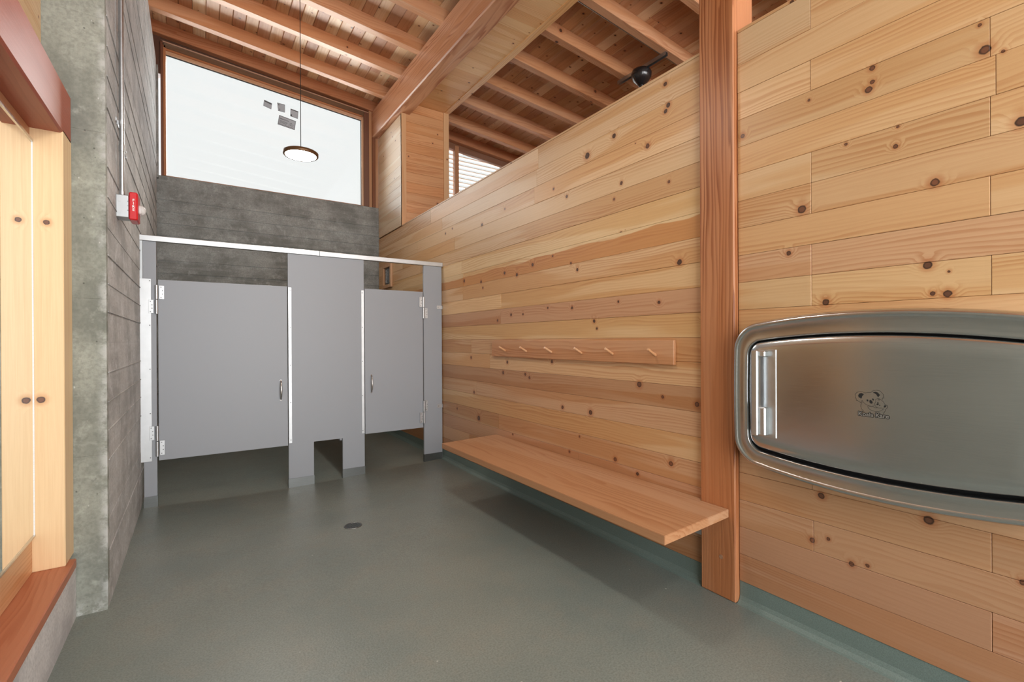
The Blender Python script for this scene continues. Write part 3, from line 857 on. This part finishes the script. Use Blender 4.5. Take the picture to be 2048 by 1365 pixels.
# hinges: leaf, barrel, leaf
def hinge(x_bar, z0, z1, leaves):
    b = MB()
    zm = (z0 + z1) / 2
    b.tube([(x_bar, PY - .010, zm + .003), (x_bar, PY - .010, z1)], .0115, 12)
    b.tube([(x_bar, PY - .010, z0), (x_bar, PY - .010, zm - .003)], .0115, 12)
    for (x0, x1, za, zb) in leaves:
        b.box(x0, x1, PY - .010, PY - .0065, za, zb, c=.0008)
        xm = (x0 + x1) / 2
        for k in range(4):
            screw(b, xm + (.006 if k in (1, 2) else -.004), za + (zb - za) * (.12 + .253 * k), PY - .010, 1, .0038)
    b.build('hinge', ['alu', 'screw'], tp)
hinge(-.290, 1.516, 1.744, [(-.274, -.240, 1.634, 1.742), (-.341, -.309, 1.519, 1.626)])
hinge(-.290, .380, .622, [(-.341, -.309, .512, .622), (-.274, -.242, .387, .503)])
hinge(1.976, 1.529, 1.756, [(1.930, 1.963, 1.648, 1.755), (1.992, 2.022, 1.530, 1.636)])
hinge(1.976, .416, .655, [(1.992, 2.018, .544, .655), (1.931, 1.964, .421, .530)])
for z0, z1 in ((1.634, 1.670), (.563, .602)):
    b = MB()
    b.box(2.130, 2.199, PY - .005, PY - .0005, z0, z1, c=.0008)
    b.box(2.194, 2.199, PY - .005, PY + .03, z0, z1)
    screw(b, 2.146, (z0 + z1) / 2, PY - .005, 1)
    b.build('wall_bracket', ['alu', 'screw'], tp)
b = MB(); b.box(1.12, 1.14, PY + .021, 6.60, .33, 1.80, c=.0015); b.build('divider_panel', 'laminate', tp)

# ------------------------------------------------------------------ bench
be = empty('wall_bench', (1.92, 2.44, .30), 'long oiled wood bench plank fixed to the right wall', 'bench')
bm = bmesh.new()
poly = [(1.647, 1.320), (2.1685, 1.352), (2.1685, 1.511), (2.1985, 1.511), (2.1985, 3.588), (1.640, 3.528)]
b = MB(); b.prism(poly, 'z', .4105, .4515)
ob = b.build('plank', 'bench', be, color=lin(196, 144, 98))
bmm = bmesh.new(); bmm.from_mesh(ob.data)
bmesh.ops.bevel(bmm, geom=bmm.edges[:], offset=.0022, segments=2, affect='EDGES')
bmm.to_mesh(ob.data); bmm.free(); bm.free()
for yy in (1.514, 2.5, 3.45):
    b = MB()
    b.prism([(2.1985, .41), (1.86, .41), (1.86, .395), (2.09, .355), (2.14, .30), (2.1985, .30)], 'y', yy, yy + .006)
    b.box(2.194, 2.1985, yy, yy + .05, .26, .41)
    b.disc((2.12, yy, .375), (0, -1, 0), .008, .005, 8, 1)
    b.build('bracket', ['galv', 'screw'], be, label='grey steel bracket')

# ------------------------------------------------------------------ hook rail
hr = empty('hook_rail', (2.19, 2.65, 1.149), 'fir board with six wooden pegs on the board wall above the bench', 'coat rack')
MB().box(2.178, 2.1985, 1.68, 3.625, 1.149, 1.287, c=.002).build('rail', 'bench', hr, color=lin(206, 146, 92))
for yb_ in (3.399, 3.087, 2.765, 2.434, 2.142, 1.804):
    b = MB(); b.tube([(2.179, yb_, 1.200), (2.112, yb_ - .001, 1.236)], [.0085, .0075], 12)
    b.build('peg', 'pineX', hr, color=lin(216, 164, 112))

# ------------------------------------------------------------------ baby changing station
cs = empty('changing_station', (2.15, .75, .67), 'wall mounted brushed stainless steel baby changing station, folded shut', 'changing station')
def outline(yc, zc, wv, h, bulge, r, n=11, sb=.012):
    h0 = h - bulge
    pts = []
    for (sy, sz, a0) in ((1, 1, 0), (-1, 1, 90), (-1, -1, 180), (1, -1, 270)):
        for k in range(n):
            t = math.radians(a0 + 90 * k / (n - 1))
            pts.append((sy * (wv - r) + r * math.cos(t), sz * (h0 - r) + r * math.sin(t)))
        # extra points along the following straight run
        nx_ = {0: (-1, 1, 90), 90: (-1, -1, 180), 180: (1, -1, 270), 270: (1, 1, 0)}[a0]
        t = math.radians(nx_[2])
        e = (nx_[0] * (wv - r) + r * math.cos(t), nx_[1] * (h0 - r) + r * math.sin(t))
        s_ = pts[-1]
        for k in range(1, 12):
            pts.append((s_[0] + (e[0] - s_[0]) * k / 12, s_[1] + (e[1] - s_[1]) * k / 12))
    out = []
    for y, z_ in pts:
        f = (h0 + bulge * (1 - (y / wv) ** 2)) / h0
        g = 1 + sb * (1 - (z_ / h0) ** 2)
        out.append((yc + y * g, zc + z_ * f))
    return out
O = outline(.75, 1.0375, .535, .3655, .055, .10)
I = outline(.75, 1.0325, .463, .2805, .037, .055)
P = outline(.75, 1.0375, .454, .2655, .035, .045)
def lerp(A, B, t): return [(a[0] + (c[0] - a[0]) * t, a[1] + (c[1] - a[1]) * t) for a, c in zip(A, B)]
def loft(rings, close=False):
    b = MB(); n = len(rings[0][0]); vs = []
    for pts, x_ in rings:
        vs += [(x_, y, z_) for y, z_ in pts]
    fs = [(i * n + k, i * n + (k + 1) % n, (i + 1) * n + (k + 1) % n, (i + 1) * n + k) for i in range(len(rings) - 1) for k in range(n)]
    if close:
        c = [sum(p[0] for p in rings[-1][0]) / n, sum(p[1] for p in rings[-1][0]) / n]
        vs.append((rings[-1][1], c[0], c[1]))
        q = len(vs) - 1; o = (len(rings) - 1) * n
        fs += [(o + k, o + (k + 1) % n, q) for k in range(n)]
    b.add(vs, fs, 0, True)
    return b
ob = loft([(O, 2.199), (O, 2.135), (lerp(O, I, .03), 2.118), (lerp(O, I, .09), 2.1065), (lerp(O, I, .17), 2.102), (lerp(O, I, .26), 2.1025), (lerp(O, I, .31), 2.106),
           (lerp(O, I, .34), 2.1075), (lerp(O, I, .90), 2.1055), (lerp(O, I, .96), 2.105), (I, 2.1075), (I, 2.15)]).build('frame', 'stainless', cs)
loft([(lerp(O, I, .9), 2.146), (lerp(O, I, .9), 2.145), ([(.75 + (y - .75) * .9, 1.0375 + (z_ - 1.0375) * .9) for y, z_ in P], 2.1449)], True).build('gap_shade_backing', 'black', cs, label='black backing standing in for the shade in the gap round the panel')  # black sheet behind the gap, its colour standing in for shade
def sc(A, k): return [(.75 + (y - .75) * k, 1.0375 + (z_ - 1.0375) * k) for y, z_ in A]
def ins(A, d):
    out = []; n = len(A)
    for i in range(n):
        a, c = A[i - 1], A[(i + 1) % n]
        tx, ty = c[0] - a[0], c[1] - a[1]; L = math.hypot(tx, ty) or 1
        out.append((A[i][0] - ty / L * d, A[i][1] + tx / L * d))
    return out
pn = loft([(P, 2.140), (P, 2.110), (ins(P, .004), 2.1045), (ins(P, .010), 2.1020), (ins(P, .022), 2.0975), (ins(P, .030), 2.0960), (sc(ins(P, .034), .9), 2.0952), (sc(ins(P, .034), .6), 2.0944), (sc(ins(P, .034), .3), 2.0940)], True).build('panel', 'stainless', cs)
b = MB()
b.box(2.048, 2.066, 1.140, 1.168, .862, 1.240, c=.004)
b.box(2.060, 2.097, 1.112, 1.166, 1.212, 1.238, c=.004)
b.box(2.060, 2.097, 1.112, 1.166, .864, .990, c=.005)
b.box(2.091, 2.0965, 1.080, 1.172, .855, 1.244, c=.002)
b.build('handle', 'chrome', cs, label='bright cast metal grab handle')
# logo
LOGO_STROKES = [[(.7654, 1.0463), (.7725, 1.05), (.7764, 1.0541), (.7793, 1.0521), (.7807, 1.0615), (.7841, 1.0617), (.7831, 1.0702), (.7845, 1.0746), (.7792, 1.083), (.7724, 1.0869), (.7638, 1.0882), (.7571, 1.0866), (.7515, 1.0843), (.744, 1.0867), (.7328, 1.088), (.7263, 1.0948), (.7172, 1.0978), (.7072, 1.097), (.7009, 1.0922), (.6982, 1.0881), (.6938, 1.0831), (.6947, 1.0787), (.6929, 1.0702), (.6974, 1.0709), (.6983, 1.0632), (.6997, 1.0609)], [(.7654, 1.0463), (.7639, 1.052), (.761, 1.0551), (.7592, 1.0514), (.7507, 1.0423), (.7413, 1.0378), (.7321, 1.0356), (.7228, 1.0383)], [(.7611, 1.049), (.7644, 1.0408), (.7659, 1.0317), (.7631, 1.022), (.7574, 1.016), (.7546, 1.012)], [(.6997, 1.0609), (.6939, 1.0561), (.6903, 1.0479), (.6833, 1.0444), (.6815, 1.0403), (.6842, 1.0336), (.6877, 1.0299), (.6895, 1.0222), (.6949, 1.0134)], [(.7191, 1.0589), (.7182, 1.0634), (.7127, 1.0672), (.7064, 1.0673), (.7019, 1.0628)], [(.7173, 1.0569), (.721, 1.0478), (.7201, 1.0391), (.7156, 1.0342), (.7083, 1.0323), (.7002, 1.0333), (.6939, 1.0324)], [(.7413, 1.0367), (.7437, 1.0337), (.7386, 1.0249), (.7293, 1.0195), (.7174, 1.0182), (.7065, 1.0206), (.6993, 1.0253), (.6948, 1.0296)], [(.7386, 1.0354), (.7284, 1.0355), (.721, 1.0319), (.7128, 1.0329)]]
LOGO_FILLS = [[(.7553, 1.0796), (.7629, 1.0833), (.7705, 1.0804), (.7744, 1.0722), (.7715, 1.0646), (.7677, 1.065), (.7648, 1.0608), (.762, 1.0656), (.7615, 1.0701)], [(.7273, 1.0882), (.719, 1.0916), (.7117, 1.0896), (.7063, 1.083), (.7045, 1.0788), (.7072, 1.0775), (.7091, 1.073), (.7127, 1.0748), (.7154, 1.0811), (.7218, 1.0859)], [(.7366, 1.0593), (.7329, 1.0597), (.7292, 1.0557), (.7274, 1.0504), (.7293, 1.0463), (.7339, 1.0458), (.7376, 1.0504), (.738, 1.0558)], [(.7459, 1.0605), (.7422, 1.0598), (.7408, 1.0555), (.7427, 1.0526), (.746, 1.0545), (.7471, 1.0577)], [(.7283, 1.0662), (.725, 1.0654), (.7232, 1.0612), (.7251, 1.0577), (.7283, 1.0601), (.7297, 1.0633)], [(.7119, 1.0504), (.7083, 1.0481), (.7101, 1.0435), (.7146, 1.0425), (.716, 1.0462)], [(.7137, 1.054), (.7096, 1.0539), (.71, 1.0511), (.7132, 1.0513)], [(.7083, 1.0437), (.7038, 1.0448), (.7042, 1.0418), (.7078, 1.0411)], [(.6903, 1.0457), (.6859, 1.043), (.6873, 1.0375), (.6921, 1.0358), (.6939, 1.0378)], [(.7132, 1.0622), (.7091, 1.0646), (.7041, 1.0632), (.7055, 1.0614), (.71, 1.0618)]]
b = MB()
LX = 2.0938
for st in LOGO_STROKES:
    for k in range(len(st) - 1):
        (ya_, za_), (yb_, zb_) = st[k], st[k + 1]
        d_ = V((yb_ - ya_, zb_ - za_)); L_ = d_.length or 1
        nrm = V((-d_.y, d_.x)) / L_ * .00055
        ex = d_ / L_ * .0004
        b.add([(LX, ya_ + nrm.x - ex.x, za_ + nrm.y - ex.y), (LX, ya_ - nrm.x - ex.x, za_ - nrm.y - ex.y), (LX, yb_ - nrm.x + ex.x, zb_ - nrm.y + ex.y), (LX, yb_ + nrm.x + ex.x, zb_ + nrm.y + ex.y)], [(0, 1, 2, 3)])
for st in LOGO_FILLS:
    b.add([(LX, y, z_) for y, z_ in st], [list(range(len(st)))])
b.build('logo', 'black', pn, label='black line drawing of two koalas', fix=False)
b = MB()
vs_, fs_ = text_mesh('Koala Kare', .0215, .0004)
for k in range(12):
    a_ = 2 * math.pi * k / 12
    b.add([(LX - .0003 - .00001 * k, .7257 - p.x + .0022 * math.cos(a_), 1.0037 + p.y + .0022 * math.sin(a_)) for p in vs_], fs_, 0)
b.add([(LX - .0008, .7257 - p.x, 1.0037 + p.y) for p in vs_], fs_, 1)
b.build('lettering', ['black', 'alu'], pn, label='outlined lettering under the koalas', fix=False)

# ------------------------------------------------------------------ left: framed mirror
ms = empty('mirror_surround', (-.57, 1.2, .05), 'wooden frame of the mirror with red lintel and sill shelf', 'mirror frame')
MB().box(-.65, -.500, 1.74, 2.978, 2.212, 2.437, c=.008).build('lintel', 'redwood', ms, color=lin(178, 84, 52), label='glossy red-brown stained lintel')
b = MB(); b.box(-.66, -.5, 2.818, 2.978, .304, 2.229, c=.003); b.build('jamb', 'jamb', ms, color=lin(240, 206, 150))
b = MB(); b.box(-.66, -.478, 1.74, 2.90, .262, .304, c=.004); b.build('sill', 'redwood', ms, color=lin(196, 118, 78), label='orange-brown sill plank')
b = MB(); b.box(-.66, -.605, 1.88, 2.817, .305, .458, c=.002); b.build('lower_rail', 'pineY', ms, color=lin(222, 166, 106))
b = MB(); b.box(-.66, -.605, 1.88, 2.817, 2.162, 2.2115, c=.002); b.build('upper_rail', 'pineY', ms, color=lin(200, 140, 92))
b = MB(); b.box(-.66, -.5, 1.74, 1.88, .304, 2.212, c=.003); b.build('jamb', 'pineZ', ms, color=lin(226, 182, 122))
mo = empty('wall_mirror', (-.60, 1.7, .458), 'large frameless mirror let into the wooden frame at left', 'mirror')
MB().box(-.604, -.598, 1.881, 2.8175, .459, 2.160).build('pane', 'mirror', mo)
for za_, zb_ in ((2.150, 2.1615), (.4585, .466)):
    MB().box(-.5985, -.594, 1.881, 2.8175, za_, zb_).build('channel', 'nickel', mo, label='thin metal channel')
MB().box(-.5985, -.5955, 2.8145, 2.8175, .466, 2.15).build('bead', 'white', mo, label='thin white bead along the edge')
MB().box(-.75, -.493, 1.732, 2.98, -.02, .2615, c=.003).build('baseboard_left', 'curb', kind='structure')
zs2 = [-.02, .75, 1.5, 2.3, 2.85, 3.4, 4.0, 4.565]
course_stack([(-.50, -1.3), (-.50, 1.731), (-.75, 1.731), (-.75, -1.3)], zs2, .001, False).build('front_pier', 'concrete_pier', wl)
# boarded wall above the lintel and behind the mirror
wl2 = empty('wall_left_front', (-.68, .8, 0), kind='structure')
MB().box(-.75, -.661, 1.732, 2.98, .262, 4.56).build('core', 'pineY', wl2, color=lin(214, 172, 118))
z = 2.437
while z < 4.5:
    z1 = min(z + .1325, 4.555)
    MB().box(-.662, -.60, 1.734, 2.978, z + .0006, z1 - .0006, c=.0012).build('board', 'pineY', wl2, color=jit(lin(226, 188, 134), .05))
    z = z1

# ------------------------------------------------------------------ conduit and fire alarm on the left wall
al = empty('fire_alarm', (-.33, 3.40, 1.968), 'red fire alarm strobe on a grey metal box, left concrete wall', 'fire alarm')
b = MB(); b.box(-.383, -.326, 3.345, 3.445, 1.980, 2.104, c=.003)
for q in (2.008, 2.074): b.disc((-.368, 3.345, q), (0, -1, 0), .009, .0012, 14)
for q in (2.02, 2.045, 2.07): screw(b, -.331, q, 3.345, 1, .0022)
b.build('back_box', ['galv', 'screw'], al, label='galvanised steel box')
b = MB(); b.box(-.326, -.287, 3.332, 3.460, 1.968, 2.122, c=.006); rh = b.build('housing', 'red', al, label='red plastic housing')
b = MB()
b.box(-.2875, -.274, 3.368, 3.432, 2.012, 2.060, c=.004)
vs, fs = [], []
cx_, cy_, cz_ = -.275, 3.40, 2.038
for i in range(7):
    t = math.pi / 2 * i / 6
    for k in range(14):
        a_ = 2 * math.pi * k / 14
        vs.append((cx_ + .020 * math.sin(t), cy_ + .027 * math.cos(t) * math.cos(a_), cz_ + .027 * math.cos(t) * math.sin(a_)))
for i in range(6):
    for k in range(14):
        fs.append((i * 14 + k, i * 14 + (k + 1) % 14, (i + 1) * 14 + (k + 1) % 14, (i + 1) * 14 + k))
b.add(vs, fs, 0, True)
b.build('strobe_lens', 'lens', al, label='clear strobe dome')
MB().box(-.286, -.276, 3.385, 3.415, 2.024, 2.050).build('flash_tube', 'alu', al)
b = MB()
for k, chh in enumerate('FIRE'):
    vs_, fs_ = text_mesh(chh, .019, .0006)
    b.add([(-.3055 + p.x, 3.3308, 2.076 - .0175 * k + p.y) for p in vs_], fs_)
b.build('lettering', 'white', rh, fix=False)
CXX, CYY = -.3585, 3.375
cd = empty('conduit', (CXX, CYY, 2.105), 'vertical galvanised conduit on the concrete wall above the fire alarm', 'conduit')
b = MB(); b.tube([(CXX, CYY, 2.105), (CXX, CYY, 4.56)], .0112, 14); b.tube([(CXX, CYY, 2.105), (CXX, CYY, 2.128)], .014, 14)
b.tube([(CXX, CYY, 2.35), (CXX, CYY, 2.385)], .0134, 14)
b.build('pipe', 'galv', cd)
b = MB()
b.box(-.3815, -.3775, 3.335, 3.362, 2.500, 2.522, c=.0005)
b.tube([(CXX, CYY, 2.500), (CXX, CYY, 2.522)], .0126, 14)
b.box(-.3815, -.3775, 3.388, 3.52, 2.500, 2.522, c=.0005)
b.box(-.3815, -.347, 3.384, 3.388, 2.500, 2.522)
b.build('strap', 'alu', cd)
b = MB(); b.tube([(-.3765, 3.46, 2.12), (-.3765, 3.46, 4.56)], .0032, 8)
b.build('wire', 'galv', cd)
for q in (2.352, 2.383):
    b = MB(); b.tube([(-.3815, 3.48, q), (-.352, 3.48, q)], .003, 8); b.tube([(-.352, 3.48, q), (-.349, 3.48, q)], .006, 8)
    b.build('clip', 'alu', cd)

# ------------------------------------------------------------------ vent
vg = empty('vent_grille', (2.185, 6.47, 2.03), 'small wall vent in a pine frame behind the right cubicle door', 'vent')
b = MB()
y0, y1, z0, z1 = 6.288, 6.640, 2.033, 2.362
t_ = .045
b.box(2.17, 2.1985, y0, y0 + t_, z0, z1, c=.002); b.box(2.17, 2.1985, y1 - t_, y1, z0, z1, c=.002)
b.box(2.17, 2.1985, y0 + t_, y1 - t_, z0, z0 + t_, c=.002); b.box(2.17, 2.1985, y0 + t_, y1 - t_, z1 - t_, z1, c=.002)
b.build('frame', 'pineZ', vg, color=lin(214, 166, 118))
MB().box(2.192, 2.1985, y0 + t_, y1 - t_, z0 + t_, z1 - t_).build('plate', 'blackgloss', vg)
for k in range(3):
    yy = y0 + .085 + k * .075
    b = MB()
    for q in range(11):
        b.box(2.188, 2.1925, yy, yy + .02, z0 + .075 + q * .017, z0 + .085 + q * .017)
    b.build('fins', 'alu', vg, kind='stuff')

# ------------------------------------------------------------------ floor drain
fd = (.89, 3.39)
zf = floor_z(*fd)
dr = empty('floor_drain', (fd[0], fd[1], zf), 'round perforated metal drain set in the resin floor', 'drain')
b = MB(); b.lathe((fd[0], fd[1], zf), [(.060, -.004), (.0605, .003), (.056, .0045), (.050, .004), (.050, -.004)], 40); b.build('ring', 'steelplate', dr)
b = MB(); b.lathe((fd[0], fd[1], zf), [(.051, -.003), (.051, .0012), (.0001, .0012)], 40); b.build('cup', 'black', dr)
b = MB()
for k in range(-5, 6):
    L_ = math.sqrt(max(0, .049 ** 2 - (k * .0088) ** 2))
    b.box(fd[0] + k * .0088 - .0014, fd[0] + k * .0088 + .0014, fd[1] - L_, fd[1] + L_, zf + .0012, zf + .004)
    b.box(fd[0] - L_, fd[0] + L_, fd[1] + k * .0088 - .0014, fd[1] + k * .0088 + .0014, zf + .0012, zf + .0038)
b.build('grid', 'steelplate', dr)

# ------------------------------------------------------------------ pendant lamp
pz_ = 3.075
for k, (px_, py_) in enumerate(((.815, 4.90), (.815, 2.20), (.815, -.50))):  # second and third lamps are added out of view to brighten the floor
    lab = ['round flat pendant lamp with dark rim hanging before the window', 'added round pendant lamp out of view, nearer the bench', 'added round pendant lamp out of view, nearest the open front'][k]
    pl = empty('pendant_lamp', (px_, py_, pz_), lab, 'lamp', 'row of pendant lamps')
    b = MB(); b.lathe((px_, py_, pz_), [(.137, .003), (.150, -.002), (.1570, .004), (.158, .030), (.150, .036), (.02, .042), (.012, .055), (.0001, .055)], 48)
    b.build('rim', 'bronze', pl)
    b = MB(); b.lathe((px_, py_, pz_), [(.0001, -.0005), (.1375, -.0005), (.1375, .0025)], 48); b.build('diffuser', 'lamp', pl)
    b = MB(); b.tube([(px_, py_, pz_ + .055), (px_, py_, under(px_) + RD - .02)], .0032, 8); b.build('cord', 'black', pl)
    b = MB(); b.lathe((px_, py_, under(px_) + RD), [(.055, -.02), (.06, -.012), (.06, .004)], 24); b.build('canopy', 'bronze', pl)

# ------------------------------------------------------------------ fixture over the neighbouring room, rafter conduit
cx_ = 4.262
hf = empty('hanging_fixture', (cx_, 3.715, 4.2), 'black bell shaped canopy with hanging rod on a metal strut under the rafters', 'ceiling fixture')
zu = under(cx_)
b = MB()
b.box(cx_ - .02, cx_ - .0172, 3.36, 4.07, zu - .0415, zu - .0005); b.box(cx_ + .0172, cx_ + .02, 3.36, 4.07, zu - .0415, zu - .0005)
b.box(cx_ - .0172, cx_ + .0172, 3.36, 4.07, zu - .0035, zu - .0005)
b.build('strut', 'galv', hf)
b = MB(); b.lathe((cx_, 3.715, zu - .045), [(.0001, .004), (.105, .002), (.118, -.03), (.112, -.07), (.088, -.115), (.05, -.150), (.028, -.165), (.0001, -.167)], 36)
b.build('canopy', 'blackgloss', hf)
b = MB(); b.tube([(cx_, 3.715, zu - .205), (cx_, 3.715, zu - .70)], .012, 12); b.lathe((cx_, 3.715, zu - .045), [(.03, -.160), (.032, -.178), (.014, -.19), (.0001, -.19)], 20)
b.tube([(cx_, 3.715, zu - .19), (cx_, 3.715, zu - .23)], .02, 12)
b.build('rod', 'blackgloss', hf)
for dy in (-.05, .05):
    MB().box(cx_ - .016, cx_ + .016, 3.715 + dy - .012, 3.715 + dy + .012, zu - .047, zu - .012).build('clamp', 'alu', hf)
rc = MB()
rc.tube([(2.92, 3.443, under(2.92) + .014), (5.59, 3.443, under(5.59) + .014)], .0075, 10)
rc.build('thin_conduit', 'galv', label='thin metal conduit clipped along a rafter near the post', cat='conduit')

# ------------------------------------------------------------------ rear of the room: unseen wall, its openings shaped to let light in
b = MB()
b.box(-.75, -.35, -1.45, -1.3, 0, 5.1)
b.box(2.2, 2.35, -1.45, -1.3, 0, 4.6)
b.box(2.35, 5.7, -1.45, -1.3, 0, 2.9)
b.build('wall_front', 'pineX', color=lin(205, 160, 110), kind='structure')
